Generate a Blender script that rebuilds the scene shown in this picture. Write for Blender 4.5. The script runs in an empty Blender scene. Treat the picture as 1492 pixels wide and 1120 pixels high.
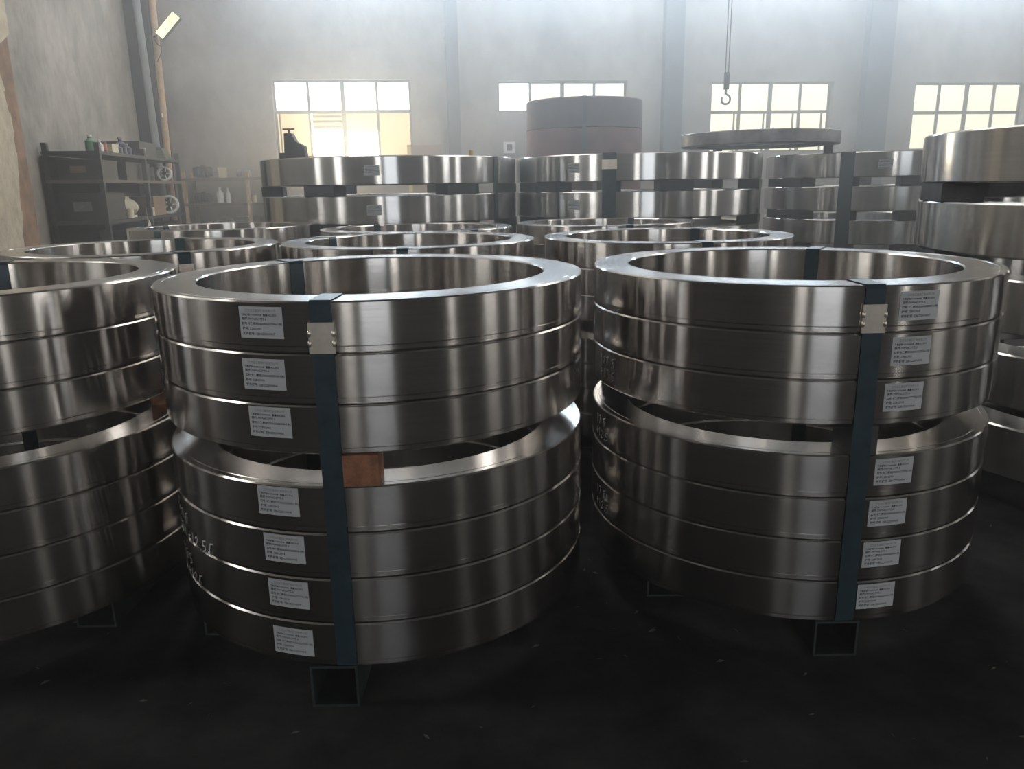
import bpy, bmesh, math, random
from mathutils import Matrix, Vector
random.seed(7)
S = bpy.context.scene
COL = S.collection
PI = math.pi
R_ = math.radians

# ------------------------------------------------------------------ camera, world, exposure
CAMZ = 0.83
PITCH, ROLL, FPX = 0.2494, -0.0171, 1141.1
cam = bpy.data.objects.new('camera', bpy.data.cameras.new('camera'))
COL.objects.link(cam)
cam.data.sensor_fit = 'HORIZONTAL'
cam.data.sensor_width = 36.0
cam.data.lens = FPX / 1492 * 36.0
cam.data.clip_start = 0.02
_r = Vector((1, 0, 0))
_u = Vector((0, math.sin(PITCH), math.cos(PITCH)))
_b = -Vector((0, math.cos(PITCH), -math.sin(PITCH)))
_rr = _r * math.cos(ROLL) + _u * math.sin(ROLL)
_uu = -_r * math.sin(ROLL) + _u * math.cos(ROLL)
M = Matrix((_rr, _uu, _b)).transposed().to_4x4()
M.translation = Vector((0, 0, CAMZ))
cam.matrix_world = M
S.camera = cam

world = bpy.data.worlds.new('sky')
S.world = world
world.use_nodes = True
wn = world.node_tree
wn.nodes.clear()
_bg = wn.nodes.new('ShaderNodeBackground')
_bg.inputs['Color'].default_value = (0.92, 0.96, 1.0, 1)
_bg.inputs['Strength'].default_value = 4.3
_wo = wn.nodes.new('ShaderNodeOutputWorld')
wn.links.new(_bg.outputs[0], _wo.inputs['Surface'])

vs = S.view_settings
vs.view_transform = 'Standard'
vs.look = 'None'
vs.gamma = 1.0
vs.use_curve_mapping = False
vs.exposure = 0.12

WIN_BACK = 5.0       # glow of the daylit dusty panes in the back wall
WIN_SIDE = 10.0       # panes in the walls beside and behind the camera
SKYLIGHT = 13.0       # translucent roof panels
HAZE = 0.10

S.cycles.max_bounces = 6
S.cycles.diffuse_bounces = 3
S.cycles.glossy_bounces = 4
S.cycles.volume_bounces = 0
S.cycles.use_light_tree = False
S.cycles.caustics_reflective = False
S.cycles.caustics_refractive = False
S.cycles.sample_clamp_indirect = 6.0

# ------------------------------------------------------------------ materials
MATS = {}


def nodes(name):
    m = bpy.data.materials.new(name)
    m.use_nodes = True
    nt = m.node_tree
    b = nt.nodes['Principled BSDF']
    MATS[name] = m
    return m, nt, b


def N(nt, kind, **kw):
    n = nt.nodes.new(kind)
    for k, v in kw.items():
        if k in n.inputs.keys():
            n.inputs[k].default_value = v
        else:
            setattr(n, k, v)
    return n


def coords(nt, scale=(1, 1, 1), kind='Object'):
    t = nt.nodes.new('ShaderNodeTexCoord')
    mp = nt.nodes.new('ShaderNodeMapping')
    mp.inputs['Scale'].default_value = scale
    nt.links.new(t.outputs[kind], mp.inputs['Vector'])
    return mp.outputs['Vector']


def ramp(nt, fac, stops):
    r = nt.nodes.new('ShaderNodeValToRGB')
    el = r.color_ramp.elements
    while len(el) < len(stops):
        el.new(0.5)
    for e, (p, c) in zip(el, stops):
        e.position = p
        e.color = (*c, 1)
    nt.links.new(fac, r.inputs['Fac'])
    return r.outputs['Color']


def plain(name, col, rough=0.6, metal=0.0, var=0.25, scale=18.0, bump=0.0):
    m, nt, b = nodes(name)
    v = coords(nt)
    n = N(nt, 'ShaderNodeTexNoise', Scale=scale, Detail=5.0, Roughness=0.6)
    nt.links.new(v, n.inputs['Vector'])
    lo = tuple(c * (1 - var) for c in col)
    hi = tuple(min(1, c * (1 + var)) for c in col)
    nt.links.new(ramp(nt, n.outputs['Fac'], [(0.3, lo), (0.7, hi)]), b.inputs['Base Color'])
    b.inputs['Roughness'].default_value = rough
    b.inputs['Metallic'].default_value = metal
    if bump:
        bp = N(nt, 'ShaderNodeBump', Strength=bump, Distance=0.01)
        nt.links.new(n.outputs['Fac'], bp.inputs['Height'])
        nt.links.new(bp.outputs['Normal'], b.inputs['Normal'])
    return m


def turned_steel(name, base, rough, aniso, streak=0.10):
    """lathe-turned steel: circumferential tool marks smear reflections across them"""
    m, nt, b = nodes(name)
    v = coords(nt, (3.0, 3.0, 260.0))
    n = N(nt, 'ShaderNodeTexNoise', Scale=1.0, Detail=4.0, Roughness=0.65)
    nt.links.new(v, n.inputs['Vector'])
    v2 = coords(nt, (9, 9, 22))
    n2 = N(nt, 'ShaderNodeTexNoise', Scale=1.0, Detail=6.0, Roughness=0.6)
    nt.links.new(v2, n2.inputs['Vector'])
    mix = N(nt, 'ShaderNodeMath', operation='ADD')
    nt.links.new(n.outputs['Fac'], mix.inputs[0])
    nt.links.new(n2.outputs['Fac'], mix.inputs[1])
    half = N(nt, 'ShaderNodeMath', operation='MULTIPLY')
    half.inputs[1].default_value = 0.5
    nt.links.new(mix.outputs[0], half.inputs[0])
    lo = tuple(c * (1 - streak) for c in base)
    hi = tuple(min(1, c * (1 + streak)) for c in base)
    nt.links.new(ramp(nt, half.outputs[0], [(0.32, lo), (0.68, hi)]), b.inputs['Base Color'])
    b.inputs['Metallic'].default_value = 1.0
    mr = N(nt, 'ShaderNodeMapRange')
    mr.inputs['From Min'].default_value = 0.3
    mr.inputs['From Max'].default_value = 0.7
    mr.inputs['To Min'].default_value = rough * 0.94
    mr.inputs['To Max'].default_value = rough * 1.06
    nt.links.new(n2.outputs['Fac'], mr.inputs['Value'])
    nt.links.new(mr.outputs[0], b.inputs['Roughness'])
    b.inputs['Anisotropic'].default_value = aniso
    b.inputs['Anisotropic Rotation'].default_value = 0.25
    tg = N(nt, 'ShaderNodeTangent', direction_type='RADIAL', axis='Z')
    nt.links.new(tg.outputs['Tangent'], b.inputs['Tangent'])
    bp = N(nt, 'ShaderNodeBump', Strength=0.025, Distance=0.0006)
    nt.links.new(n.outputs['Fac'], bp.inputs['Height'])
    nt.links.new(bp.outputs['Normal'], b.inputs['Normal'])
    return m


def emit(name, col, strength, var=0.12, scale=3.0):
    m = bpy.data.materials.new(name)
    m.use_nodes = True
    nt = m.node_tree
    nt.nodes.clear()
    v = coords(nt)
    n = N(nt, 'ShaderNodeTexNoise', Scale=scale, Detail=4.0)
    nt.links.new(v, n.inputs['Vector'])
    lo = tuple(c * (1 - var) for c in col)
    c = ramp(nt, n.outputs['Fac'], [(0.35, lo), (0.65, col)])
    e = N(nt, 'ShaderNodeEmission', Strength=strength)
    nt.links.new(c, e.inputs['Color'])
    o = nt.nodes.new('ShaderNodeOutputMaterial')
    nt.links.new(e.outputs[0], o.inputs['Surface'])
    MATS[name] = m
    return m


def wall_mat(name, a, b_, c_, scale=1.0):
    m, nt, b = nodes(name)
    v = coords(nt, (scale, scale, scale * 0.8))
    n = N(nt, 'ShaderNodeTexNoise', Scale=0.9, Detail=8.0, Roughness=0.65)
    nt.links.new(v, n.inputs['Vector'])
    v2 = coords(nt, (5 * scale, 5 * scale, 3.4 * scale))
    n2 = N(nt, 'ShaderNodeTexNoise', Scale=1.0, Detail=6.0, Roughness=0.7)
    nt.links.new(v2, n2.inputs['Vector'])
    c1 = ramp(nt, n.outputs['Fac'], [(0.28, a), (0.5, b_), (0.72, c_)])
    c2 = ramp(nt, n2.outputs['Fac'], [(0.25, (0.55, 0.52, 0.49)), (0.6, (1, 1, 1))])
    mx = N(nt, 'ShaderNodeMixRGB', blend_type='MULTIPLY')
    mx.inputs['Fac'].default_value = 0.8
    nt.links.new(c1, mx.inputs['Color1'])
    nt.links.new(c2, mx.inputs['Color2'])
    nt.links.new(mx.outputs[0], b.inputs['Base Color'])
    b.inputs['Roughness'].default_value = 0.92
    bp = N(nt, 'ShaderNodeBump', Strength=0.35, Distance=0.02)
    nt.links.new(n2.outputs['Fac'], bp.inputs['Height'])
    nt.links.new(bp.outputs['Normal'], b.inputs['Normal'])
    return m


wall_mat('plaster', (0.13, 0.105, 0.09), (0.29, 0.265, 0.24), (0.40, 0.38, 0.35))
wall_mat('plaster_grey', (0.19, 0.18, 0.16), (0.30, 0.28, 0.25), (0.39, 0.365, 0.325), 1.6)
wall_mat('pier_plaster', (0.30, 0.25, 0.18), (0.45, 0.39, 0.29), (0.55, 0.48, 0.36), 3.0)
plain('pier_edge', (0.20, 0.12, 0.075), 0.85, 0, 0.4, 9, 0.3)
plain('concrete_grey', (0.07, 0.072, 0.08), 0.85, 0, 0.25, 5, 0.2)
plain('floor_dark', (0.032, 0.032, 0.032), 0.95, 0, 0.5, 6, 0.4).node_tree.nodes['Principled BSDF'].inputs['Specular IOR Level'].default_value = 0.05
plain('roof_sheet', (0.10, 0.105, 0.11), 0.7, 0.3, 0.2, 4)
plain('steel_column', (0.042, 0.038, 0.044), 0.6, 0.2, 0.3, 8)
plain('pipe_paint', (0.25, 0.28, 0.28), 0.5, 0.1, 0.2, 12)
plain('pole_wood', (0.42, 0.29, 0.17), 0.75, 0, 0.3, 20)
plain('frame_paint', (0.12, 0.115, 0.105), 0.6, 0, 0.25, 10)
plain('shelf_steel', (0.018, 0.019, 0.021), 0.65, 0.1, 0.3, 10)
plain('shade_panel_paint', (0.085, 0.072, 0.066), 0.8, 0, 0.3, 5)  # for the added panels that darken the reflections
plain('shelf_board', (0.11, 0.075, 0.05), 0.8, 0, 0.35, 14)
turned_steel('ring_steel', (0.62, 0.595, 0.57), 0.168, 0.98)
turned_steel('big_ring_steel', (0.56, 0.555, 0.545), 0.19, 0.98)
turned_steel('ring_face', (0.52, 0.51, 0.50), 0.21, 0.3)
plain('forged_red', (0.14, 0.062, 0.056), 0.7, 0.2, 0.45, 5, 0.2)
plain('forged_dark', (0.10, 0.080, 0.082), 0.6, 0.4, 0.3, 6, 0.2)
plain('strap_blue', (0.032, 0.058, 0.074), 0.36, 0.35, 0.25, 30)
plain('seal_metal', (0.78, 0.71, 0.63), 0.38, 1.0, 0.12, 40)
plain('label_paper', (0.50, 0.52, 0.54), 0.55, 0, 0.05, 30)
plain('label_ink', (0.03, 0.03, 0.035), 0.6, 0, 0.1, 50)
plain('label_ink_faint', (0.28, 0.28, 0.29), 0.6, 0, 0.1, 50)
plain('chalk', (0.78, 0.78, 0.76), 0.9, 0, 0.2, 120)
plain('block_wood', (0.27, 0.115, 0.06), 0.7, 0, 0.45, 40, 0.3)
plain('block_dark', (0.05, 0.05, 0.055), 0.6, 0.2, 0.3, 20)
plain('swarf', (0.07, 0.062, 0.05), 0.7, 0.0, 0.5, 60)
plain('tube_paint', (0.035, 0.045, 0.048), 0.5, 0.4, 0.35, 25)
plain('dark_iron', (0.026, 0.025, 0.027), 0.6, 0.2, 0.3, 20)
plain('grey_iron', (0.22, 0.22, 0.225), 0.45, 0.6, 0.3, 20)
plain('green_plastic', (0.04, 0.16, 0.09), 0.4, 0, 0.15, 20)
plain('white_plastic', (0.70, 0.70, 0.68), 0.4, 0, 0.08, 20)
plain('cream_card', (0.58, 0.52, 0.38), 0.8, 0, 0.12, 20)
plain('red_plastic', (0.30, 0.05, 0.04), 0.5, 0, 0.15, 20)
plain('navy_paint', (0.03, 0.04, 0.075), 0.45, 0, 0.2, 20)
plain('brown_card', (0.22, 0.14, 0.09), 0.8, 0, 0.2, 16)
plain('yellow_paint', (0.60, 0.47, 0.12), 0.5, 0, 0.12, 20)
plain('olive_cloth', (0.13, 0.14, 0.10), 0.9, 0, 0.3, 16, 0.4)
plain('leaf', (0.30, 0.34, 0.10), 0.8, 0, 0.3, 16)
emit('pane_cool', (0.93, 1.0, 0.99), WIN_BACK)
emit('pane_cream', (1.0, 0.94, 0.70), WIN_BACK * 0.34)
emit('pane_amber', (1.0, 0.74, 0.38), WIN_BACK * 0.24)
emit('pane_white', (1.0, 0.84, 0.58), WIN_BACK * 8.0)
emit('pane_side', (1.0, 0.97, 0.92), WIN_SIDE)
emit('pane_high', (0.68, 0.85, 1.0), 28.0)
emit('skylight_sheet', (1.0, 0.94, 0.86), SKYLIGHT)
emit('lamp_face', (1.0, 0.90, 0.52), 2.0, 0.3, 14)


# ------------------------------------------------------------------ mesh helpers
class MB:
    def __init__(self):
        self.v, self.f = [], []

    def add(self, vs_, fs_):
        o = len(self.v)
        self.v += [tuple(p) for p in vs_]
        self.f += [tuple(i + o for i in q) for q in fs_]
        return self

    def box(self, x0, x1, y0, y1, z0, z1, T=None):
        p = [(x, y, z) for z in (z0, z1) for y in (y0, y1) for x in (x0, x1)]
        if T:
            p = [T(*q) for q in p]
        return self.add(p, [(0, 2, 3, 1), (4, 5, 7, 6), (0, 1, 5, 4), (2, 6, 7, 3), (0, 4, 6, 2), (1, 3, 7, 5)])

    def bar(self, a, b, r, n=10, r2=None):
        a, b = Vector(a), Vector(b)
        d = (b - a).normalized()
        s = d.cross(Vector((0, 0, 1)))
        if s.length < 1e-4:
            s = Vector((1, 0, 0))
        s.normalize()
        t = d.cross(s)
        r2 = r if r2 is None else r2
        vs_ = [a + (s * math.cos(2 * PI * i / n) + t * math.sin(2 * PI * i / n)) * r for i in range(n)]
        vs_ += [b + (s * math.cos(2 * PI * i / n) + t * math.sin(2 * PI * i / n)) * r2 for i in range(n)]
        fs_ = [(i, (i + 1) % n, n + (i + 1) % n, n + i) for i in range(n)]
        fs_ += [tuple(range(n - 1, -1, -1)), tuple(range(n, 2 * n))]
        return self.add(vs_, fs_)

    def path(self, pts, r, n=8):
        pts = [Vector(p) for p in pts]
        base = len(self.v)
        for k, p in enumerate(pts):
            d = (pts[min(k + 1, len(pts) - 1)] - pts[max(k - 1, 0)]).normalized()
            s = d.cross(Vector((0.13, 0.97, 0.2))).normalized()
            t = d.cross(s)
            self.v += [tuple(p + (s * math.cos(2 * PI * i / n) + t * math.sin(2 * PI * i / n)) * r) for i in range(n)]
        for k in range(len(pts) - 1):
            for i in range(n):
                self.f.append((base + k * n + i, base + k * n + (i + 1) % n, base + (k + 1) * n + (i + 1) % n, base + (k + 1) * n + i))
        self.f.append(tuple(base + i for i in range(n - 1, -1, -1)))
        self.f.append(tuple(base + (len(pts) - 1) * n + i for i in range(n)))
        return self

    def lathe(self, prof, n=32, closed=False, c=(0, 0, 0)):
        base = len(self.v)
        m = len(prof)
        for i in range(n):
            a = 2 * PI * i / n
            for r, z in prof:
                self.v.append((c[0] + r * math.cos(a), c[1] + r * math.sin(a), c[2] + z))
        for i in range(n):
            j = (i + 1) % n
            for k in range(m if closed else m - 1):
                l = (k + 1) % m
                self.f.append((base + i * m + k, base + j * m + k, base + j * m + l, base + i * m + l))
        return self

    def mesh(self, name, mat, smooth=None):
        me = bpy.data.meshes.new(name)
        me.from_pydata(self.v, [], self.f)
        bm = bmesh.new()
        bm.from_mesh(me)
        bmesh.ops.remove_doubles(bm, verts=bm.verts, dist=1e-6)
        bmesh.ops.recalc_face_normals(bm, faces=bm.faces)
        bm.to_mesh(me)
        bm.free()
        if smooth is not None:
            for p in me.polygons:
                p.use_smooth = True
            me.set_sharp_from_angle(angle=R_(smooth))
        if mat:
            me.materials.append(MATS[mat])
        me.update()
        return me

    def build(self, name, mat, parent=None, smooth=None, loc=(0, 0, 0), rz=0):
        return inst(name, self.mesh(name, mat, smooth), parent, loc, rz)


def inst(name, me, parent=None, loc=(0, 0, 0), rz=0):
    o = bpy.data.objects.new(name, me)
    COL.objects.link(o)
    o.location = loc
    o.rotation_euler = (0, 0, rz)
    if parent:
        o.parent = parent
    return o


def tag(o, label=None, cat=None, group=None, kind=None):
    if label:
        o['label'] = label
    if cat:
        o['category'] = cat
    if group:
        o['group'] = group
    if kind:
        o['kind'] = kind
    return o


def empty(name, loc=(0, 0, 0), rz=0):
    o = bpy.data.objects.new(name, None)
    COL.objects.link(o)
    o.location = loc
    o.rotation_euler = (0, 0, rz)
    o.empty_display_size = 0.1
    return o


# ------------------------------------------------------------------ the hall (its own axes, turned 7 degrees)
PHI = R_(7.0)
CP, SP = math.cos(PHI), math.sin(PHI)


def W(u, v, z):
    return (u * CP - v * SP, u * SP + v * CP, z)


UL, UR, VB, VF, HT = -2.65, 9.6, 9.0, -7.0, 5.2


def holed(axis, pos, thick, s0, s1, z0, z1, holes, outward):
    """wall slab with window openings; axis 'u' runs along u at v=pos, 'v' along v at u=pos"""
    mb = MB()
    ss = sorted({s0, s1, *[h[0] for h in holes], *[h[1] for h in holes]})
    zs = sorted({z0, z1, *[h[2] for h in holes], *[h[3] for h in holes]})
    a, b = (pos, pos + thick * outward) if outward > 0 else (pos + thick * outward, pos)
    for i in range(len(ss) - 1):
        for k in range(len(zs) - 1):
            cs, cz = (ss[i] + ss[i + 1]) / 2, (zs[k] + zs[k + 1]) / 2
            if any(h[0] < cs < h[1] and h[2] < cz < h[3] for h in holes):
                continue
            if axis == 'u':
                mb.box(ss[i], ss[i + 1], a, b, zs[k], zs[k + 1], W)
            else:
                mb.box(a, b, ss[i], ss[i + 1], zs[k], zs[k + 1], W)
    return mb


back_wins = [(-1.39, 0.06, 1.15, 1.945), (1.005, 2.455, 1.605, 1.93), (3.43, 4.88, 1.15, 1.92), (5.89, 7.30, 1.15, 1.905)]
back_high = [(-1.4, 0.4, 2.9, 3.5), (0.8, 2.7, 2.9, 3.5), (3.2, 5.1, 2.9, 3.5), (5.7, 7.6, 2.9, 3.5)]
left_wins = [(1.2, 1.8, 0.9, 3.0), (2.7, 3.0, 0.9, 3.0)]
right_wins = [(-4.7, -3.2, 0.9, 3.2), (-1.5, -0.7, 0.9, 3.2), (3.0, 4.2, 0.9, 3.2)]
front_wins = [(-2.3, -1.5, 0.9, 3.2), (6.5, 7.3, 0.6, 3.4)]
front_door = (-0.9, 1.2, 0.0, 3.2)

tag(MB().box(UL - .25, UR + .25, VF - .25, VB + .25, -0.1, 0.0, W).build('floor', 'floor_dark'), 'black oily workshop floor', kind='structure')
tag(holed('u', VB, .24, UL - .24, UR + .24, 0, HT, back_wins + back_high, 1).build('wall_back', 'plaster'), 'stained grey plaster wall with a row of windows', kind='structure')
tag(holed('v', UL, .24, VF, VB, 0, HT, left_wins, -1).build('wall_left', 'plaster_grey'), 'grey rendered side wall behind the shelves', kind='structure')
tag(holed('v', UR, .24, VF, VB, 0, HT, right_wins, 1).build('wall_right', 'plaster'), kind='structure')
tag(holed('u', VF, .24, UL - .24, UR + .24, 0, HT, front_wins + [front_door], -1).build('wall_front', 'plaster'), kind='structure')
sky_strips = [(-1.6, -0.4), (1.6, 2.8), (4.8, 6.0), (8.0, 9.0)]
cm = MB()
us = [UL - .24] + [x for s in sky_strips for x in s] + [UR + .24]
for i in range(0, len(us), 2):
    cm.box(us[i], us[i + 1], VF - .24, VB + .24, HT, HT + .06, W)
for a, b in sky_strips:
    cm.box(a, b, VF - .24, 4.6, HT, HT + .06, W)
    cm.box(a, b, 8.0, VB + .24, HT, HT + .06, W)
ceil = tag(cm.build('ceiling', 'roof_sheet'), kind='structure')
for a, b in sky_strips:
    for v0, v1 in ((4.6, 8.0),):
        MB().box(a, b, v0, v1, HT + .01, HT + .03, W).build('roof_light', 'skylight_sheet', ceil)

# unseen dark panels, added to darken what the front rings reflect
tag(MB().box(UL + .001, UL + .02, VF, 1.15, 0, 1.7, W).build('shade_panel_left', 'shade_panel_paint'), kind='structure')
tag(MB().box(1.3, 6.4, VF + .001, VF + .02, 0, 1.7, W).build('shade_panel_front', 'shade_panel_paint'), kind='structure')
WCOUNT = [0]


def window(axis, pos, outward, rect, cols, rows, pane_mat, label=None, split=None, extra=None):
    """real frame, mullions and one pane per light, set into the wall opening"""
    WCOUNT[0] += 1
    s0, s1, z0, z1 = rect
    d0, d1 = (pos + .07 * outward, pos + .12 * outward)
    if d0 > d1:
        d0, d1 = d1, d0

    def bx(mb, a, b, c, d, e=0.0):
        if axis == 'u':
            mb.box(a, b, d0 - e, d1 + e, c, d, W)
        else:
            mb.box(d0 - e, d1 + e, a, b, c, d, W)
        return mb
    root = tag(empty('window_%d' % WCOUNT[0], W(*(((s0 + s1) / 2, pos) if axis == 'u' else (pos, (s0 + s1) / 2)), z0)), label, kind='structure')
    inv = Matrix.Translation(-Vector(root.location))
    fw = .022
    fr = MB()
    bx(fr, s0, s0 + fw, z0, z1)
    bx(fr, s1 - fw, s1, z0, z1)
    bx(fr, s0 + fw, s1 - fw, z0, z0 + fw)
    bx(fr, s0 + fw, s1 - fw, z1 - fw, z1)
    o = fr.build('window_frame', 'frame_paint', root)
    o.data.transform(inv)
    zs = split or [z0 + (z1 - z0) * k / rows for k in range(rows + 1)]
    cw = (s1 - s0) / cols
    for i in range(1, cols):
        w = .021 if i == cols // 2 else .013
        o = bx(MB(), s0 + i * cw - w, s0 + i * cw + w, z0 + fw, z1 - fw, .004).build('mullion', 'frame_paint', root)
        o.data.transform(inv)
    for z in zs[1:-1]:
        o = bx(MB(), s0 + fw, s1 - fw, z - .018, z + .018, .007).build('transom', 'frame_paint', root)
        o.data.transform(inv)
    for i in range(cols):
        for k in range(len(zs) - 1):
            mb = MB()
            a, b = s0 + i * cw + .004, s0 + (i + 1) * cw - .004
            dm = (d0 + d1) / 2
            if axis == 'u':
                mb.box(a, b, dm - .003, dm + .003, zs[k] + .002, zs[k + 1] - .002, W)
            else:
                mb.box(dm - .003, dm + .003, a, b, zs[k] + .002, zs[k + 1] - .002, W)
            pm = pane_mat(i, k) if callable(pane_mat) else pane_mat
            o = mb.build('pane', pm, root)
            o.data.transform(inv)
    if extra:
        for name, mb, mt in extra:
            o = mb.build(name, mt, root)
            o.data.transform(inv)
    return root


def sash(rect, zs, offs):
    out = []
    for x in offs:
        out.append(('sash_stile', MB().box(rect[0] + x - .007, rect[0] + x + .007, VB + .055, VB + .078, rect[2] + .02, zs, W), 'frame_paint'))
    return out


r1 = back_wins[0]
lou = []
for z in (1.565, 1.515, 1.455):
    lou.append(('louvre_slat', MB().box(r1[0] + .395, r1[0] + .70, VB + .06, VB + .075, z, z + .022, W), 'brown_card'))
amb = [('pane', MB().box(r1[0] + .385, r1[0] + .705, VB + .082, VB + .086, 1.44, 1.61, W), 'pane_amber'),
       ('pane', MB().box(r1[0] + .745, r1[0] + 1.075, VB + .082, VB + .086, 1.42, 1.61, W), 'pane_amber')]
window('u', VB, 1, r1, 4, 2, lambda i, k: 'pane_cool' if k else ('pane_white' if i in (1, 2) else 'pane_amber'),
       'back window with amber lower panes and louvre slats', [1.15, 1.625, 1.945], lou + amb + sash(r1, 1.61, [.05, .36, .74]))
window('u', VB, 1, back_wins[1], 4, 1, lambda i, k: 'pane_cool' if i == 0 else 'pane_cream',
       'back window half hidden by the dark drum')
window('u', VB, 1, back_wins[2], 4, 2, lambda i, k: 'pane_cream',
       'back window behind the hanging hook', [1.15, 1.595, 1.92], sash(back_wins[2], 1.58, [.30, .345, .655, .70, 1.01, 1.07, 1.36]))
window('u', VB, 1, back_wins[3], 4, 2, 'pane_cream', 'rightmost back window above the tall ring stack', [1.15, 1.575, 1.905])
for r in back_high:
    window('u', VB, 1, r, 4, 1, 'pane_high')
for r in left_wins:
    window('v', UL, -1, r, 3, 3, 'pane_side')
for r in right_wins:
    window('v', UR, 1, r, 3, 3, 'pane_side')
for r in front_wins:
    window('u', VF, -1, r, 3, 3, 'pane_side')
# open loading door behind the camera: frame and folded leaves
dr = tag(empty('door_1', W(1.35, VF, 0)), kind='structure')
for a, b in ((front_door[0] - .08, front_door[0]), (front_door[1], front_door[1] + .08)):
    o = MB().box(a, b, VF - .02, VF + .04, 0, 3.0, W).build('door_jamb', 'frame_paint', dr)
    o.data.transform(Matrix.Translation(-Vector(dr.location)))
tag(MB().box(-30, 40, -40, VF - .25, -.14, -.04, W).build('yard_ground', 'concrete_grey'), 'concrete yard outside the loading door', 'ground', kind='structure')


# pilasters on the back wall, corner column, pier
def wpart(name, mat, u0, u1, v0, v1, z0, z1):
    return MB().box(u0, u1, v0, v1, z0, z1, W).build(name, mat)


for i, (a, b) in enumerate(((0.45, 0.58), (2.84, 3.05), (5.2, 5.5))):
    tag(wpart('trim_%d' % (i + 1), 'concrete_grey', a, b, VB - .12, VB - .001, 0, HT - .02), 'vertical steel wall post between the back windows', kind='structure')

col = tag(empty('steel_column', W(-2.57, 8.72, 0), PHI), 'dark steel H column standing in the corner between shelves', 'column')
for nm, (a, b, c, d) in {'web': (-.006, .006, -.12, .12)}.items():
    MB().box(a, b, c, d, .02, HT - .05).build('web', 'steel_column', col)
MB().box(-.14, .14, -.135, -.12, .02, HT - .05).build('flange', 'steel_column', col)
MB().box(-.14, .14, .12, .135, .02, HT - .05).build('flange', 'steel_column', col)
MB().box(-.19, .19, -.19, .19, 0, .02).build('base_plate', 'steel_column', col)

pp = tag(empty('drain_pipe', W(-2.44, 8.45, 0)), 'grey green pipe leaning up in front of the corner column', 'pipe')
MB().bar((0, 0, .0), (-.075, .0, 4.6), .034, 16).build('pipe', 'pipe_paint', pp, 40)
for z in (1.2, 2.9):
    MB().bar((-.0163 * z, 0, z), (-.0163 * z, 0, z + .05), .041, 16).build('clamp', 'steel_column', pp, 40)
wp = tag(empty('wooden_pole', W(-2.37, 8.40, 0)), 'slim tan wooden pole carrying the bright work lamp', 'pole')
MB().bar((0, 0, 0), (.085, .0, 4.2), .030, 12).build('pole', 'pole_wood', wp, 40)
MB().bar((.03, -.034, 1.52), (.03, -.034, 1.56), .008, 8).build('nail', 'seal_metal', wp, 40)

# pier with a broken plaster edge
pr = tag(empty('wall_pier', W(UL, 5.3, 0), PHI), 'tan plastered pier at the left edge with a brown exposed strip', 'pillar')
pm = MB()
rng = random.Random(3)
zs_ = [i * .12 for i in range(44)]
edge = [.665 - (.045 + .03 * math.sin(z * 3.1) + rng.uniform(-.012, .012)) * (1 if z < 2.05 else .0) for z in zs_]
pm.box(0.0, .18, -.45, .375, 0, HT - .01)
pier_core = pm.build('core', 'pier_edge', pr)
sk = MB()
for i in range(len(zs_) - 1):
    z0, z1 = zs_[i], min(zs_[i + 1], HT - .01)
    e0 = .375 - (.21 + .05 * math.sin(z0 * 4) + rng.uniform(-.012, .012) if z0 < 1.75 else rng.uniform(-.004, .004))
    e1 = .375 - (.21 + .05 * math.sin(z1 * 4) + rng.uniform(-.012, .012) if z1 < 1.75 else rng.uniform(-.004, .004))
    sk.add([(.181, -.45, z0), (.198, -.45, z0), (.198, e0, z0), (.181, e0, z0), (.181, -.45, z1), (.198, -.45, z1), (.198, e1, z1), (.181, e1, z1)],
           [(0, 1, 2, 3), (4, 7, 6, 5), (0, 4, 5, 1), (1, 5, 6, 2), (2, 6, 7, 3), (3, 7, 4, 0)])
sk.box(0, .198, -.47, -.451, 0, HT - .01)
sk.build('plaster_skin', 'pier_plaster', pr)


# ------------------------------------------------------------------ rings
def ring_mesh(name, R, r, h, mat, n, ch=.0025, step=True):
    prof = [(r + ch, 0), (R - ch * 1.6, 0), (R - .0012, ch * 1.2)]
    if step:
        prof += [(R - .0012, .0095), (R, .0112)]
    prof += [(R, h - ch), (R - ch * .9, h)]
    if step:
        prof += [(R - .013, h), (R - .0136, h - .0007), (R - .0142, h - .0007), (R - .0148, h)]
    prof += [(r + ch, h), (r, h - ch), (r, ch)]
    me = MB().lathe(prof, n, True).mesh(name, mat, 25)
    me.materials.append(MATS['ring_face'])
    for p in me.polygons:
        if abs(p.normal.z) > .9:
            p.material_index = 1
    return me


RS, RI, RH, PITCHZ, GAP = .395, .322, .0768, .078, .0516
me_ring = ring_mesh('turned_ring', RS, RI, RH, 'ring_steel', 160)
RB, RBI, BH, BG = .70, .585, .135, .05
me_big = ring_mesh('large_ring', RB, RBI, BH, 'big_ring_steel', 160, .004, False)

# --- stickers and print --------------------------------------------------
LW, LH = .071, .047


def text_geo(body, size, x, y):
    cu = bpy.data.curves.new('t', 'FONT')
    cu.body = body
    cu.size = size
    cu.resolution_u = 1
    cu.offset = .00011
    ob = bpy.data.objects.new('t', cu)
    COL.objects.link(ob)
    dg = bpy.context.evaluated_depsgraph_get()
    ev = ob.evaluated_get(dg)
    me = ev.to_mesh()
    vs_ = [(v.co.x + x, v.co.y + y) for v in me.vertices]
    fs_ = [tuple(p.vertices) for p in me.polygons]
    ev.to_mesh_clear()
    bpy.data.objects.remove(ob)
    bpy.data.curves.remove(cu)
    return vs_, fs_


def bend(x, y, off, R=RS):
    """point on the cylinder: x runs along the arc (to the viewer's right), y up"""
    a = x / R
    return ((R + off) * math.sin(a), -(R + off) * math.cos(a), y)


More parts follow.
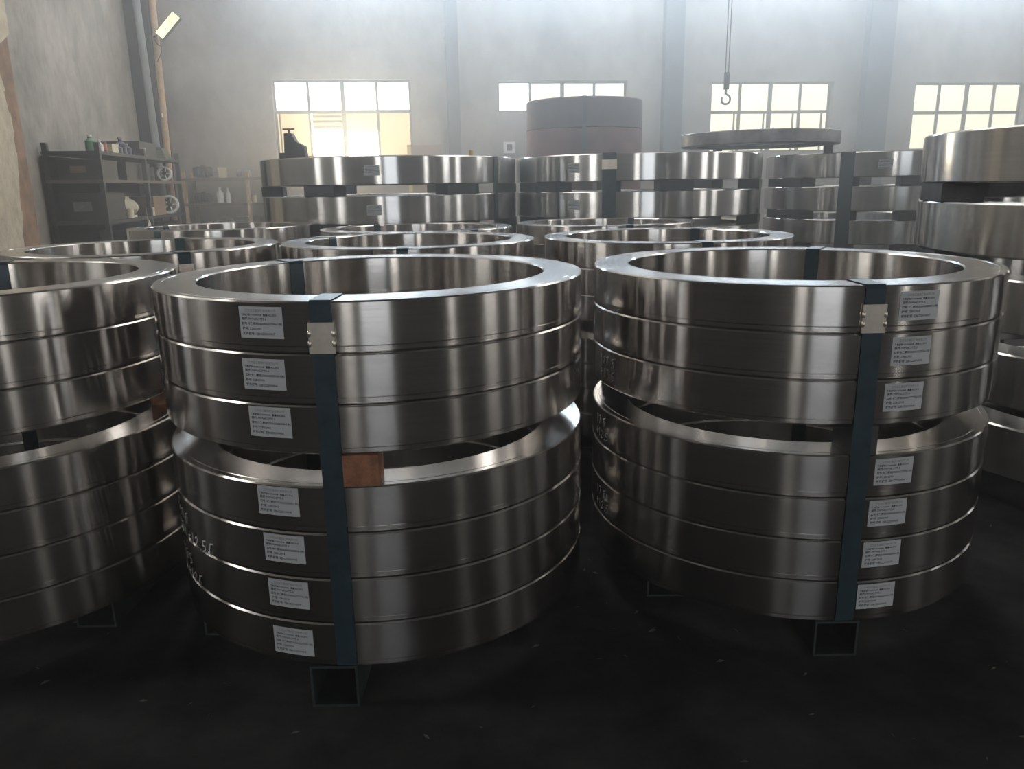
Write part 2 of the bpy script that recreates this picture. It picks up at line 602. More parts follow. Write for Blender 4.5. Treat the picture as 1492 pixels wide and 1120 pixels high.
def label_mesh(R):
    mb = MB()
    n = 10
    for off in (.0003, .0006):
        for i in range(n + 1):
            x = -LW / 2 + LW * i / n
            mb.v += [bend(x, -LH / 2, off, R), bend(x, LH / 2, off, R)]
    k = 2 * (n + 1)
    for i in range(n):
        mb.f.append((k + 2 * i, k + 2 * i + 2, k + 2 * i + 3, k + 2 * i + 1))
        mb.f.append((2 * i, 2 * i + 1, 2 * i + 3, 2 * i + 2))
        mb.f.append((2 * i, 2 * i + 2, k + 2 * i + 2, k + 2 * i))
        mb.f.append((2 * i + 1, k + 2 * i + 1, k + 2 * i + 3, 2 * i + 3))
    mb.f += [(0, k, k + 1, 1), (2 * n, 2 * n + 1, k + 2 * n + 1, k + 2 * n)]
    return mb.mesh('paper_label', 'label_paper', 30)


LINES = [('物料编码:Y10X00008   重量:422.2KG', .0037, .0100), ('规格:790*642.5*75.6', .0049, .0037),
         ('牌号:卡簧圈坯S355NG2Z35N-1(R)', .0045, -.0033), ('炉号: 22B02903', .0050, -.0108)]


def print_mesh(R, last):
    mb = MB()
    for body, size, y in LINES + [('锻件编号: ZJRC2201%04d' % last, .0050, -.0183)]:
        v, f = text_geo(body, size, -LW / 2 + .004, y)
        mb.add([bend(a, b, .0008, R) for a, b in v], f)
    me = bpy.data.meshes.new('printed_text')
    me.from_pydata(mb.v, [], mb.f)
    me.materials.append(MATS['label_ink'])
    return me


def head_mesh(R):
    v, f = text_geo('江苏圣恩重型锻造有限公司', .0042, -LW / 2 + .011, .0162)
    me = bpy.data.meshes.new('company_line')
    me.from_pydata([bend(a, b, .0008, R) for a, b in v], [], f)
    me.materials.append(MATS['label_ink_faint'])
    return me


me_label = label_mesh(RS)
me_print = [print_mesh(RS, k) for k in (7, 6, 8, 4, 5, 9, 3)]
me_head = head_mesh(RS)
me_label_b = label_mesh(RB)
me_print_b = print_mesh(RB, 12)
me_head_b = head_mesh(RB)


def sticker(ring, z, az, k=0, big=False, tilt=0.0):
    lb = inst('paper_label', me_label_b if big else me_label, ring, (0, 0, z), az)
    lb['label'] = 'white printed sticker'
    inst('printed_text', me_print_b if big else me_print[k % 7], lb)
    inst('company_line', me_head_b if big else me_head, lb)
    return lb


# --- chalk strokes ---------------------------------------------------------
GL = {
    '1': [[(.3, 1), (.3, 0)]], '7': [[(0, .95), (.6, 1), (.25, 0)]], '9': [[(.6, .8), (.3, 1), (.05, .75), (.3, .5), (.6, .8), (.5, 0)]],
    '2': [[(0, .8), (.3, 1), (.55, .75), (0, 0), (.6, .05)]], '5': [[(.6, 1), (.1, 1), (.05, .55), (.5, .5), (.5, .1), (0, 0)]],
    '8': [[(.5, .9), (.1, .8), (.5, .3), (.3, 0), (.05, .25), (.5, .75), (.5, .9)]], '+': [[(.3, .85), (.3, .1)], [(0, .45), (.6, .5)]],
    '.': [[(.1, 0), (.2, .08)]], 'M': [[(0, 0), (.1, .9), (.3, .3), (.5, 1), (.6, 0)]], 'K': [[(.1, 1), (.1, 0)], [(.6, .9), (.1, .45), (.6, 0)]],
    'v': [[(0, .3), (.2, 0), (.5, 1), (.9, 1)]], 'n': [[(0, .9), (.7, 1)], [(.25, .9), (.05, 0)], [(.3, .6), (.65, .55), (.45, 0)]], ' ': [],
    ',': [[(.25, .2), (.1, -.2)]],
}


def chalk_mesh(lines, R, size=.017, lead=.027, wid=.0021):
    mb = MB()
    for li, s in enumerate(lines):
        x = 0.0
        for c in s:
            for st in GL[c]:
                for (ax, ay), (bx_, by) in zip(st, st[1:]):
                    p0 = Vector((x + ax * size, -li * lead + ay * size + .25 * ax * size))
                    p1 = Vector((x + bx_ * size, -li * lead + by * size + .25 * bx_ * size))
                    d = (p1 - p0).normalized()
                    n = Vector((-d.y, d.x)) * wid / 2
                    p0 -= d * wid * .4
                    p1 += d * wid * .4
                    mb.add([bend(q.x, q.y, .0006, R) for q in (p0 - n, p1 - n, p1 + n, p0 + n)], [(0, 1, 2, 3)])
            x += size * (.95 if c not in ' .' else .55)
    me = bpy.data.meshes.new('chalk_writing')
    me.from_pydata(mb.v, [], mb.f)
    me.materials.append(MATS['chalk'])
    return me


ck = [chalk_mesh(['K 97 n', '117M +12.5v'], RS, .019, .029, .0025), chalk_mesh(['17n 5', '11 +12v'], RS, .019, .029, .0025), chalk_mesh(['187 n', '+17.5'], RS), chalk_mesh(['17 n', '+12.5'], RS)]


def chalk(ring, k, z, az):
    o = inst('chalk_writing', ck[k], ring, (0, 0, z), az)
    o['label'] = 'white chalk handwriting'
    return o


# --- straps, blocks, tubes ----------------------------------------------------
def strap_thing(label, group, cx, cy, az, R, r, zb, zt, w=.032, seal=True, name='steel_strap', th=.0009):
    root = tag(empty(name, (cx, cy, zb), az), label, 'strap', group)
    H = zt - zb
    e = .0012
    k = .006
    o_ = [(-R - e, 0 - e + k), (-R - e, H - k), (-R - e + k * .6, H + e), (-R + .03, H + e), (-r - .03, H + e), (-r - k * .6 + e, H + e), (-r + e, H - k), (-r + e, -e + k), (-r - k, -e), (-R + k, -e)]
    # outer loop offset by thickness
    cxm, czm = -(R + r) / 2, H / 2
    sx, sz = ((R - r) / 2 + e + th) / ((R - r) / 2 + e), (H / 2 + e + th) / (H / 2 + e)
    oo = [(cxm + (a - cxm) * sx, czm + (b - czm) * sz) for a, b in o_]
    mb = MB()
    n = len(o_)
    vs_ = []
    for x in (-w / 2, w / 2):
        vs_ += [(x, a, b) for a, b in o_] + [(x, a, b) for a, b in oo]
    fs_ = []
    for i in range(n):
        j = (i + 1) % n
        fs_ += [(i, j, 2 * n + j, 2 * n + i), (n + i, 3 * n + i, 3 * n + j, n + j), (i, n + i, n + j, j), (2 * n + i, 2 * n + j, 3 * n + j, 3 * n + i)]
    mb.add(vs_, fs_).build('band', 'strap_blue', root)
    if seal:
        sw = w / 2 + .0022
        y = -R - e - th
        z1 = H - .030
        z0 = z1 - .046
        sm = MB().box(-sw, sw, y - .0022, y - .0002, z0, z1)
        sm.box(-sw - .001, -sw + .0005, y - .0022, y + .0012, z0, z1).box(sw - .0005, sw + .001, y - .0022, y + .0012, z0, z1)
        so = sm.build('seal', 'seal_metal', root)
        for sx_ in (-1, 1):
            for zz in (z0 + .015, z0 + .030):
                MB().lathe([(0.0001, -.0055), (.0022, -.004), (.0030, 0), (.0022, .004), (.0001, .0055)], 10, c=(sx_ * (sw - .0005), y - .0022, zz)).build('crimp', 'seal_metal', so, 60)
    return root


me_block = MB().box(-.027, .027, -.037, .037, 0, GAP - .0012).mesh('spacer_block', 'block_wood')
me_block_dark = MB().box(-.022, .022, -.037, .033, 0, GAP - .0012).mesh('spacer_block', 'block_dark')
me_bigblock = MB().box(-.085, .085, -.055, .055, 0, BG - .001).mesh('spacer_block', 'block_dark')  # widened and set in greater number so the gaps look dark


def tube_mesh(w, h, L, t=.004):
    mb = MB()
    ys = (-L / 2, L / 2)
    vs_ = []
    for y in ys:
        vs_ += [(-w / 2, y, 0), (w / 2, y, 0), (w / 2, y, h), (-w / 2, y, h), (-w / 2 + t, y, t), (w / 2 - t, y, t), (w / 2 - t, y, h - t), (-w / 2 + t, y, h - t)]
    fs_ = []
    for i in range(4):
        j = (i + 1) % 4
        fs_ += [(i, j, 8 + j, 8 + i), (4 + i, 12 + i, 12 + j, 4 + j), (i, 4 + i, 4 + j, j), (8 + i, 8 + j, 12 + j, 12 + i)]
    return mb.add(vs_, fs_).mesh('skid_tube', 'tube_paint')


ORD = ['top', 'second', 'third', 'fourth', 'fifth', 'sixth', 'bottom']


def small_stack(key, cx, cy, zb, where, straps, labels=None, tube_dx=0.0, block_az=4.0, chalks=(), block=None):
    """seven rings: four, a layer of wooden blocks, three; straps round the section; square tubes below"""
    rings = []
    for i in range(7):                     # 0 = top
        j = 6 - i
        z = zb + j * PITCHZ + (GAP - .0012 if j > 3 else 0)
        rz = random.uniform(0, 6.28)
        o = inst('steel_ring', me_ring, None, (cx, cy, z))
        tag(o, '%s turned steel ring of the %s' % (ORD[i] if i in (0, 6) else ORD[i] + ' from top', where), 'ring', 'turned rings of the ' + where)
        rings.append(o)
        if labels:
            az, zz = labels[i]
            sticker(o, zz - z, R_(az), i)
    for i, k, zc, az in chalks:
        chalk(rings[i], k, zc - rings[i].location.z, R_(az))
    zg = zb + 4 * PITCHZ - .0012
    for q, a in enumerate((block_az, block_az + 120, block_az + 240)):
        a_ = R_(a)
        rr = (RS + RI) / 2
        bo = inst('spacer_block', block or me_block, None, (cx + rr * math.sin(a_), cy - rr * math.cos(a_), zg), a_)
        tag(bo, '%s spacer block %s in the %s' % ('black' if block else 'brown wooden', ('facing front', 'at right rear', 'at left rear')[q], where), 'block', 'wooden spacer blocks between ring layers')
    zt = zb + 7 * PITCHZ + GAP - .0024
    for q, (az, sl) in enumerate(straps):
        strap_thing('dark blue steel strap %s the %s' % (('down the front of', 'over the far side of', 'round the side of')[q] if len(straps) > 1 else 'round', where),
                    'steel straps on the small ring stacks', cx, cy, R_(az), RS, RI, zb, zt - .0002, seal=sl)
    hT = zb - .0022
    for q, (dx, L) in enumerate(((tube_dx, .78), (tube_dx - .26, .34), (tube_dx + .26, .34))):
        t = inst('skid_tube', tube_mesh(.078, hT, L), None, (cx + dx, cy, 0))
        tag(t, 'square steel tube %s beneath the %s' % (('in the middle', 'on the left', 'on the right')[q], where), 'tube', 'square tubes under the ring stacks')
    return rings


def azz(lst):
    return lst


B_LAB = [(-15.7, .641), (-16.2, .563), (-15.8, .489), (-15.7, .361), (-15.3, .281), (-15.3, .202), (-15.2, .117)]
C_LAB = [(12.4, .632), (11.6, .558), (10.9, .481), (10.5, .351), (10.0, .276), (9.6, .199), (9.2, .119)]
ZB_B, ZB_C = .0775, .0715
small_stack('B', -.259, 1.514, ZB_B, 'front stack left of centre', [(-2.2, True), (-138, False)], B_LAB, -.04, 4.0,
            [(4, 0, .262, -65), (5, 1, .183, -64), (2, 3, .50, -73)])
small_stack('C', .571, 1.632, ZB_C, 'front stack right of centre', [(1.2, True), (150, False)], C_LAB, .0, 2.0,
            [(2, 2, .477, -79.5), (3, 3, .345, -83), (5, 3, .190, -82)], me_block_dark)
small_stack('A', -1.085, 1.55, ZB_B, 'front stack cut by left edge', [(-20, True), (-160, False)], None, .0, -15)
small_stack('E', -.317, 2.523, ZB_B - .004, 'second row middle stack', [(4, True), (-120, False)], None, .0, 20)
small_stack('F', .506, 2.58, ZB_C, 'second row right stack', [(6, True), (150, False)], None, .0, 30)
small_stack('G', -1.125, 2.459, ZB_C, 'second row left stack', [(38, True), (-175, False)], None, .0, 60)
small_stack('H', -1.30, 3.62, ZB_B, 'third row left stack', [(-20, False), (-110, False)], None, .0, 60)
small_stack('I', -.385, 3.325, ZB_B - .006, 'third row middle stack', [(40, True), (-140, False)], None, .0, 60)
small_stack('J', .43, 3.598, ZB_B - .008, 'third row right stack', [(8, True), (150, False)], None, .0, 60)


def big_stack(key, cx, cy, zb, where, straps, n=5, stickers=(), block_az=(0, 90, 180, 270)):
    for i in range(n):
        j = n - 1 - i
        z = zb + j * (BH + BG)
        o = inst('large_steel_ring', me_big, None, (cx, cy, z))
        nm = 'top' if i == 0 else ('bottom' if i == n - 1 else ORD[i] + ' from top')
        tag(o, '%s wide steel ring of the %s' % (nm, where), 'ring', 'wide rings of the ' + where)
        for az, k in stickers:
            if k == i:
                sticker(o, BH * .5, R_(az), 0, True)
        if j:
            for q, a in enumerate(block_az):
                a_ = R_(a)
                rr = (RB + RBI) / 2
                bo = inst('spacer_block', me_bigblock, None, (cx + rr * math.sin(a_), cy - rr * math.cos(a_), z - BG + .0005), a_)
                tag(bo, '%s dark block under %s ring of the %s' % (('front', 'front right', 'rear right', 'rear', 'rear left', 'front left')[int(((a + 30) % 360) // 60)], nm, where), 'block', 'dark spacer blocks in the ' + where)
    for q, (az, w, sl) in enumerate(straps):
        strap_thing('broad dark strap down the front of the %s' % where, 'broad straps on the wide ring stacks', cx, cy, R_(az), RB, RBI, zb, zb + n * BH + (n - 1) * BG, w, sl, 'steel_strap', .0016)
    for q, dx in enumerate((-.36, .0, .36)):
        t = inst('skid_beam', tube_mesh(.10, zb - .003, 1.15), None, (cx + dx, cy, 0))
        tag(t, 'square steel beam %s beneath the %s' % (('on the left', 'in the middle', 'on the right')[q], where), 'beam', 'beams under the wide ring stacks')


big_stack('D', 1.90, 2.19, .075, 'right edge tall stack', [], 5, (), [-100 + 60 * k for k in range(6)])
big_stack('K', -.66, 4.56, .100, 'amber window tall stack', [(58, .03, False)], 5, ((1, 0), (1, 1)), [-22 + 60 * k for k in range(6)])
big_stack('M', .745, 4.72, .100, 'dark drum tall stack', [(-20, .07, True)], 5, ((-36, 0), (-36, 1)), [-52 + 60 * k for k in range(6)])
big_stack('N', 2.34, 5.06, .100, 'far right tall stack', [(-40, .075, False)], 5, ((-24, 0),), [-70 + 60 * k for k in range(6)])  # the sticker here takes the place of a pinkish reflection

# flange ring bridging two stacks on small blocks
ZT4 = .100 + 5 * BH + 4 * BG
fl = tag(empty('flange_ring', (1.43, 4.66, ZT4 + .045)), 'thin grey flange ring propped level across two tall stacks', 'ring')
MB().lathe([(.36, 0), (.43, 0), (.433, .004), (.433, .066), (.429, .07), (.36, .07), (.357, .066), (.357, .004)], 96, True).build('flange_body', 'grey_iron', fl, 30)
MB().lathe([(.30, .018), (.357, .018), (.357, .05), (.30, .05)], 96, True).build('flange_lip', 'grey_iron', fl, 30)
for q, a in enumerate((-70, -45, -20, 60, 90, 120, 200, 240, 270)):
    a_ = R_(a)
    x, y = 1.43 + .40 * math.sin(a_), 4.66 - .40 * math.cos(a_)
    dM, dN = math.hypot(x - .745, y - 4.72), math.hypot(x - 2.34, y - 5.06)
    if RBI + .03 < dM < RB - .02 or RBI + .03 < dN < RB - .02:
        bo = MB().box(-.02, .02, -.02, .02, 0, .0445).build('prop_block', 'block_dark', None, None, (x, y, ZT4 + .0003), a_)
        tag(bo, 'small dark block propping the %s %s of the thin flange ring' % ('rear' if y > 4.66 else 'front', 'left' if dM < dN else 'right'), 'block', 'blocks under the flange ring')

# tall forged drum rings behind the middle stack
def drum_mb(DH):
    return MB().lathe([(.36, 0), (.436, 0), (.44, .006), (.44, DH - .006), (.434, DH), (.36, DH), (.355, DH - .01), (.355, .01)], 96, True)
dx, dy = .585, 6.30
zz = .08
for i, (mt, lab) in enumerate((('forged_red', 'lowest tall forged drum of the far dark column'), ('forged_red', 'middle rust red forged drum behind the central tall stack'), ('forged_dark', 'uppermost dark forged drum standing before the second window'))):
    h = (.57, .57, .21)[i]
    d = drum_mb(h).mesh('forged_drum', mt, 30)
    o = inst('forged_drum', d, None, (dx, dy, zz))
    tag(o, lab, 'drum', 'forged drums in the far column')
    zz += h + .0005
strap_thing('thin dark strap down the front of the forged drums', 'broad straps on the wide ring stacks', dx, dy, R_(-5.0), .44, .355, .08, zz, .03, False)
for q, ddx in enumerate((-.25, .25)):
    t = inst('skid_beam', tube_mesh(.10, .0775, .8), None, (dx + ddx, dy, 0))
    tag(t, 'square beam on the %s under the forged drums' % ('left', 'right')[q], 'beam', 'beams under the wide ring stacks')

# ------------------------------------------------------------------ small things on and behind the tall stacks
vz = ZT4 + .0005
va = tag(empty('valve_unit', (-1.10, 4.155, vz)), 'dark valve unit with T handle silhouetted before the amber window', 'machine part')
MB().box(-.055, .075, -.03, .03, 0, .030).build('base', 'dark_iron', va)
MB().add([(-.03, -.028, .03), (.072, -.028, .03), (.072, -.028, .062), (.03, -.028, .085), (.012, -.028, .125), (-.025, -.028, .125),
          (-.03, .028, .03), (.072, .028, .03), (.072, .028, .062), (.03, .028, .085), (.012, .028, .125), (-.025, .028, .125)],
         [(0, 1, 2, 3, 4, 5), (11, 10, 9, 8, 7, 6), (0, 6, 7, 1), (1, 7, 8, 2), (2, 8, 9, 3), (3, 9, 10, 4), (4, 10, 11, 5), (5, 11, 6, 0)]).build('body', 'dark_iron', va)
MB().bar((-.006, 0, .125), (-.006, 0, .148), .006, 10).build('stem', 'dark_iron', va)
MB().bar((-.036, 0, .146), (.024, 0, .146), .004, 10).build('handle', 'dark_iron', va)

bxo = tag(empty('brown_crate', W(.17, 8.6, 0), PHI), 'brown crate top seen above the tall stack below the first window', 'crate')
MB().box(-.17, .17, -.2, .2, .0, 1.24).build('crate_body', 'brown_card', bxo)
MB().box(-.175, -.135, -.21, -.2, .0, 1.245).build('corner_batten', 'yellow_paint', bxo)
MB().box(.135, .175, -.21, -.2, .0, 1.245).build('corner_batten', 'brown_card', bxo)
yl = tag(empty('yellow_can', (-.19, 4.18, vz)), 'small yellow can standing on the tall stack by the window', 'can')
MB().lathe([(.0001, 0), (.011, 0), (.012, .002), (.012, .026), (.009, .030), (.0001, .030)], 16).build('can_body', 'yellow_paint', yl, 40)
MB().lathe([(.0001, .030), (.005, .030), (.005, .036), (.0001, .036)], 12).build('lid', 'white_plastic', yl, 40)
sw = tag(empty('switch_box', W(1.115, VB - .03, 1.17), PHI), 'small pale switch box on the wall below the second window', 'switch box')
MB().box(-.06, .06, -.03, .029, 0, .12).build('box', 'white_plastic', sw)
MB().box(-.03, .03, -.036, -.03, .025, .095).build('cover', 'navy_paint', sw)

# hanging hook
hx, hy = 1.715, 6.5
hk = tag(empty('crane_hook', (hx, hy, 1.40)), 'crane hook hanging from a cable before the third window', 'hook')
MB().box(-.018, .018, -.016, .016, .125, .25).build('hook_block', 'dark_iron', hk)
for s in (-.012, .012):
    MB().bar((s, 0, .25), (s, 0, HT - 1.42), .004, 8).build('cable', 'dark_iron', hk)
pts = [(0, 0, .13), (0, 0, .10)] + [(.034 * math.sin(R_(a)), 0, .052 + .036 * math.cos(R_(a))) for a in range(10, 300, 18)]
MB().path(pts, .0085, 8).build('hook', 'grey_iron', hk, 50)
MB().box(-.012, -.002, -.003, .003, .078, .115).build('latch', 'seal_metal', hk)

# work lamp on the pole
lp = tag(empty('work_lamp', W(-2.33, 8.36, 2.22), PHI), 'bright tilted work lamp clamped to the wooden pole', 'lamp')
lm = Matrix.Rotation(R_(-46), 4, 'Y') @ Matrix.Rotation(R_(0), 4, 'X')


def lampbox(name, mat, x0, x1, y0, y1, z0, z1, sh=(.15, -.06, .115)):
    o = MB().box(x0, x1, y0, y1, z0, z1).build(name, mat, lp)
    o.data.transform(Matrix.Translation(sh) @ lm)
    return o


lampbox('housing', 'dark_iron', -.135, .135, -.002, .05, -.047, .047)
lampbox('lamp_glass', 'lamp_face', -.127, .127, -.008, -.0025, -.040, .040)
MB().bar((-.005, .0, .02), (.07, -.03, .06), .009, 8).build('bracket', 'dark_iron', lp)
MB().path([(0, 0, .0), (.03, -.01, -.05), (.06, -.02, -.06), (.05, -.01, -.12), (.0, 0, -.2)], .005, 6).build('cord', 'dark_iron', lp)


# ------------------------------------------------------------------ shelves
def rack(label, u0, u1, v0, v1, zs, boards, legs, post='shelf_steel', back=False):
    rt = tag(empty('storage_rack', W((u0 + u1) / 2, (v0 + v1) / 2, 0), PHI), label, 'shelf')
    hu, hv = (u1 - u0) / 2, (v1 - v0) / 2
    for a, b in legs:
        for c, d in ((a * hu, b * hv),):
            MB().box(c - .018, c + .018, d - .018, d + .018, 0, zs[-1] + .06).build('post', post, rt)
    if back:
        MB().box(-hu - .004, -hu + .004, -hv, hv, .02, zs[-1] - .03).build('dark_backing', 'shelf_steel', rt)  # added sheet that makes the rack read as a dark mass
    for z, bm_ in zip(zs, boards):
        MB().box(-hu, hu, -hv, hv, z - .025, z).build('shelf_board', bm_, rt)
    return rt


rack('dark steel rack crammed with parts along the left wall', -2.62, -2.22, 6.25, 8.33, [.30, .62, .92, 1.12], ['shelf_steel', 'shelf_steel', 'shelf_board', 'shelf_steel'],
     [(.9, -.97), (.9, 0), (.9, .97), (-.9, -.97), (-.9, 0), (-.9, .97)], back=True)
rack('low workshop rack against the back wall beside the pole', -2.28, -1.45, 8.50, 8.93, [.35, .70, .95], ['shelf_steel', 'shelf_board', 'shelf_board'],
     [(-.95, -.9), (.55, -.9), (.97, -.9), (-.95, .9), (.97, .9)], 'pole_wood')


def item(name, label, cat, u, v, z, rz=0.0, group=None):
    return tag(empty(name, W(u, v, z + .0004), PHI + rz), label, cat, group)


def bottle(name, label, u, v, z, r, h, mat, cap='white_plastic'):
    o = item(name, label, 'bottle', u, v, z)
    MB().lathe([(.0001, 0), (r, 0), (r * 1.02, .01), (r, h * .62), (r * .4, h * .78), (r * .36, h * .9), (.0001, h * .9)], 20).build('bottle_body', mat, o, 40)
    MB().lathe([(.0001, h * .88), (r * .45, h * .88), (r * .45, h), (.0001, h)], 16).build('cap', cap, o, 40)


def carton(name, label, cat, u, v, z, a, b, c, mat, rz=0.0, flap='cream_card'):
    o = item(name, label, cat, u, v, z, rz)
    MB().box(-a / 2, a / 2, -b / 2, b / 2, 0, c).build('box_body', mat, o)
    MB().box(-a / 2 - .003, a / 2 + .003, -b / 2 - .003, b / 2 + .003, c * .86, c + .004).build('lid', mat, o)
    MB().box(-a * .2, a * .2, -b / 2 - .006, -b / 2 - .003, c * .35, c * .7).build('tag_plate', flap, o)


def drumcan(name, label, u, v, z, r, h, mat):
    o = item(name, label, 'can', u, v, z)
    MB().lathe([(.0001, 0), (r, 0), (r, h * .3), (r * 1.04, h * .33), (r, h * .36), (r, h), (r * .93, h), (r * .93, h * .97), (.0001, h * .97)], 20).build('can_body', mat, o, 40)
    MB().path([(-r, 0, h * .9), (-r * .8, 0, h * 1.12), (0, 0, h * 1.22), (r * .8, 0, h * 1.12), (r, 0, h * .9)], .004, 6).build('handle', 'grey_iron', o, 50)


def wheel(name, label, cat, u, v, z, r, t, mat, hubm='dark_iron'):
    """a disc with rim, hub and spokes leaning upright, facing the hall"""
    o = item(name, label, cat, u, v, z)
    T = Matrix.Translation((0, 0, r)) @ Matrix.Rotation(R_(80), 4, 'X') @ Matrix.Rotation(R_(0), 4, 'Z')
    a = MB().lathe([(r * .8, -t / 2), (r, -t / 2), (r, t / 2), (r * .8, t / 2)], 28, True).build('rim', mat, o, 40)
    b = MB().lathe([(.0001, -t * .6), (r * .25, -t * .6), (r * .25, t * .6), (.0001, t * .6)], 16).build('hub', hubm, o, 40)
    ps = [a, b]
    for k in range(5):
        an = 2 * PI * k / 5
        ps.append(MB().bar((r * .2 * math.cos(an), r * .2 * math.sin(an), 0), (r * .85 * math.cos(an), r * .85 * math.sin(an), 0), r * .07, 6).build('spoke', mat, o))
    for q in ps:
        q.data.transform(T)


def motor(name, label, u, v, z, s, mat, rz=0.0):
    o = item(name, label, 'motor', u, v, z, rz)
    T = Matrix.Translation((0, 0, s * .62)) @ Matrix.Rotation(R_(90), 4, 'Y')
    m = MB().lathe([(.0001, -s), (s * .4, -s), (s * .5, -s * .8)] + [(s * (.5 if k % 2 else .55), -s * .8 + k * s * .16) for k in range(1, 10)] + [(s * .42, s * .9), (.0001, s * .9)], 20).build('motor_body', mat, o, 30)
    m.data.transform(T)
    c = MB().bar((0, 0, s * .9), (0, 0, s * 1.25), s * .09, 10).build('shaft', 'grey_iron', o)
    c.data.transform(T)
    MB().box(-s * .6, s * .6, -s * .42, s * .42, 0, s * .14).build('foot', mat, o)
    MB().box(-s * .25, s * .25, -s * .2, s * .2, s * 1.08, s * 1.3).build('terminal_box', mat, o)


z4, z3, z2, z1_ = 1.12, .92, .62, .30
bottle('oil_bottle', 'green oil bottle at the near end of the rack top', -2.32, 6.38, z4, .036, .12, 'green_plastic')
bottle('spray_bottle', 'white capped bottle beside the green bottle on rack top', -2.30, 6.50, z4, .026, .09, 'white_plastic')
drumcan('paint_can', 'small red can beside the cream carton on rack top', -2.32, 6.62, z4, .03, .07, 'red_plastic')
carton('cream_carton', 'cream carton on rack top next to the red can', 'box', -2.36, 6.80, z4, .14, .14, .07, 'cream_card')
for k, (v, h) in enumerate(((6.98, .09), (7.08, .14), (7.20, .10))):
    bottle('blue_bottle', ('short dark blue bottle nearest the cream carton', 'tall dark blue bottle in the middle of the rack top', 'dark blue bottle before the black crate on rack top')[k], -2.34, v, z4, .042, h, 'navy_paint', 'grey_iron')
carton('black_crate', 'long black crate on the middle of the rack top', 'crate', -2.42, 7.55, z4, .30, .46, .12, 'dark_iron', 0, 'dark_iron')
cl = item('folded_sheet', 'olive folded sheet at the far end of the rack top', 'sheet', -2.42, 8.14, z4)
for k in range(4):
    MB().box(-.15 + .01 * k, .15 - .012 * k, -.10 + .012 * k, .12 - .01 * k, .026 * k, .026 * k + .024).build('fold', 'olive_cloth', cl)
carton('parts_crate', 'dark crate filling the second shelf near end', 'crate', -2.42, 6.55, z3, .28, .40, .14, 'dark_iron', 0, 'brown_card')
carton('steel_crate', 'black steel crate on second shelf middle', 'crate', -2.42, 7.25, z3, .28, .60, .14, 'dark_iron', 0, 'dark_iron')
wheel('white_fan', 'white fan wheel leaning on the second rack shelf', 'wheel', -2.25, 7.88, z3, .065, .03, 'white_plastic')
wheel('white_pulley', 'white pulley leaning on the third rack shelf', 'wheel', -2.25, 7.92, z2, .085, .03, 'white_plastic')
motor('electric_motor', 'dark electric motor at the far end of second shelf', -2.40, 8.18, z3, .10, 'dark_iron', 1.5)
motor('beige_motor', 'beige gear motor on the third rack shelf', -2.36, 7.05, z2, .13, 'cream_card', 1.4)
carton('brown_box', 'dull brown box on third rack shelf far half', 'box', -2.40, 7.62, z2, .30, .34, .16, 'brown_card', 0, 'brown_card')
carton('near_box', 'dark grey box on third rack shelf near end', 'box', -2.42, 6.55, z2, .32, .42, .20, 'dark_iron', 0, 'grey_iron')
tg = item('hanging_tag', 'cream card tag hanging tilted from the third rack shelf', 'tag', -2.205, 7.12, .52)
t_ = MB().box(-.002, .002, -.05, .05, -.05, .05).build('card', 'cream_card', tg)
t_.data.transform(Matrix.Translation((0, 0, .0)) @ Matrix.Rotation(R_(35), 4, 'X'))
MB().bar((0, 0, .06), (-.012, 0, .095), .002, 6).build('string', 'white_plastic', tg)
motor('grey_gearbox', 'grey gearbox on the bottom rack shelf near end', -2.38, 6.62, z1_, .12, 'grey_iron', 1.2)
motor('pale_gearbox', 'pale grey gearbox on the bottom rack shelf far half', -2.36, 7.60, z1_, .13, 'grey_iron', 1.8)
motor('black_motor', 'black motor on top of the low rack beside the pole', -2.10, 8.70, .95, .10, 'dark_iron', .2)
carton('yellow_box', 'small yellow box on top of the low rack', 'box', -1.90, 8.66, .95, .07, .08, .10, 'cream_card')
for k, (v, zq, nm_) in enumerate(((6.86, z2, 'cream roll beside the beige motor on third shelf'), (7.40, z2, 'cream roll right of the beige motor on third shelf'), (7.36, z4, 'cream roll on the black crate side of rack top'))):
    ro = item('paper_roll', nm_, 'roll', -2.27, v, zq)
    MB().lathe([(.012, 0), (.035, 0), (.035, .07), (.012, .07)], 16, True).build('roll_body', 'cream_card', ro, 40)
    MB().lathe([(.009, -.0), (.012, -.0), (.012, .075), (.009, .075)], 12, True).build('core', 'brown_card', ro, 40)
motor('top_pump', 'dark pump on the rack top behind the black crate', -2.40, 7.92, z4, .085, 'dark_iron', 1.5)
drumcan('oil_drum', 'dark oil can at the far end of second rack shelf', -2.36, 7.70, z3, .07, .12, 'dark_iron')
carton('floor_crate', 'black crate on the bottom rack shelf near middle', 'crate', -2.42, 7.12, z1_, .28, .34, .22, 'dark_iron', 0, 'dark_iron')
carton('end_crate', 'black crate on the bottom rack shelf far end', 'crate', -2.42, 8.08, z1_, .28, .34, .24, 'dark_iron', 0, 'dark_iron')
motor('rack_motor', 'dark motor on third rack shelf far end', -2.40, 8.14, z2, .12, 'dark_iron', 1.4)
motor('low_gearbox', 'dark gearbox on the low rack middle shelf left end', -2.12, 8.70, .70, .09, 'dark_iron', .1)
carton('low_crate', 'dark crate on the low rack bottom shelf right', 'crate', -1.68, 8.72, .35, .26, .30, .2, 'dark_iron', 0, 'dark_iron')
motor('small_pump', 'small grey pump at the right end of the low rack top', -1.70, 8.70, .95, .07, 'grey_iron', .1)
bottle('white_bottle', 'white bottle on the low rack middle shelf', -1.93, 8.58, .70, .035, .16, 'white_plastic')
bottle('slim_bottle', 'slim white bottle right of the fat one on low rack', -1.85, 8.58, .70, .022, .15, 'white_plastic')
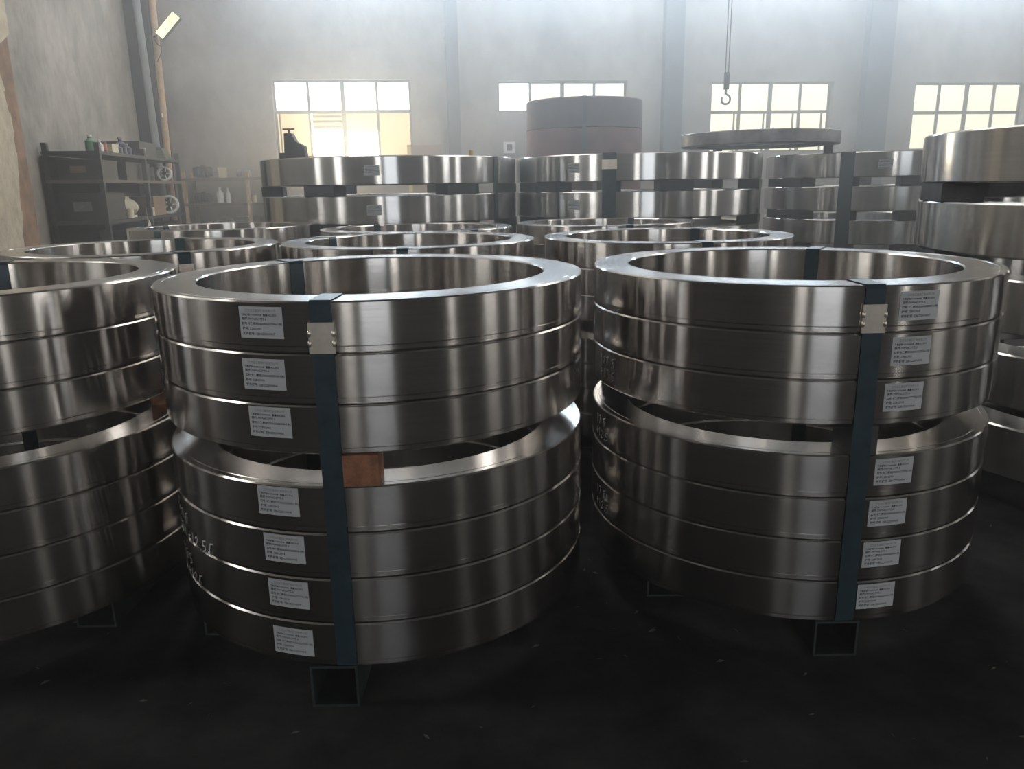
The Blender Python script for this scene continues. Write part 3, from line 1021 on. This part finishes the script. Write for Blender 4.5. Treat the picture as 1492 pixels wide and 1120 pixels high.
wheel('grey_coil', 'grey wheel leaning on the lower shelf of the low rack', 'wheel', -1.92, 8.60, .35, .11, .05, 'grey_iron')
drumcan('grey_can', 'grey can on the lower shelf left of the wheel', -2.12, 8.62, .35, .07, .15, 'grey_iron')
drumcan('pale_cup', 'small pale can at the right end of the low rack', -1.60, 8.62, .70, .025, .07, 'cream_card')

# ------------------------------------------------------------------ swarf and grit on the floor
gr = MB()
rg = random.Random(11)
for k in range(220):
    x, y = rg.uniform(-1.5, 1.7), rg.uniform(.75, 1.9)
    d = rg.uniform(.0015, .005)
    a = rg.uniform(0, 6.28)
    c_, s_ = math.cos(a) * d, math.sin(a) * d
    gr.add([(x - c_ * 2, y - s_ * 2, .0002), (x + c_ * 2, y + s_ * 2, .0002), (x - s_ * .6, y + c_ * .6, .0002), (x + s_ * .3, y - c_ * .3, d * .7)], [(0, 1, 2), (0, 3, 1), (1, 3, 2), (2, 3, 0)])
tag(gr.build('floor_swarf', 'swarf'), 'scattered metal chips and grit on the black floor', 'debris', kind='stuff')

# ------------------------------------------------------------------ haze volumes imitating veiling lens glare
def haze_volume(name, density, label, u0, u1, v0, v1, g=0.45):
    hm = bpy.data.materials.new(name)
    hm.use_nodes = True
    nt = hm.node_tree
    nt.nodes.clear()
    sc_ = N(nt, 'ShaderNodeVolumeScatter', Density=density, Anisotropy=g)
    sc_.inputs['Color'].default_value = (1.0, 0.985, 0.965, 1)
    ho = nt.nodes.new('ShaderNodeOutputMaterial')
    nt.links.new(sc_.outputs[0], ho.inputs['Volume'])
    MATS[name] = hm
    o = MB().box(u0, u1, v0, v1, .004, HT - .02, W).build('haze', name)
    return tag(o, label, 'haze', kind='stuff')


haze_volume('glare_haze', HAZE, 'haze imitating lens glare before the back windows', -1.75, UR - .02, 2.7, VB - .02, 0.68)  # scattering volume in place of glare in the lens
haze_volume('lift_haze', HAZE * .16, 'faint added haze lifting the darks of the front stacks', UL + .02, UR - .02, VF + .02, 2.69)  # weak volume added to brighten the dark foreground
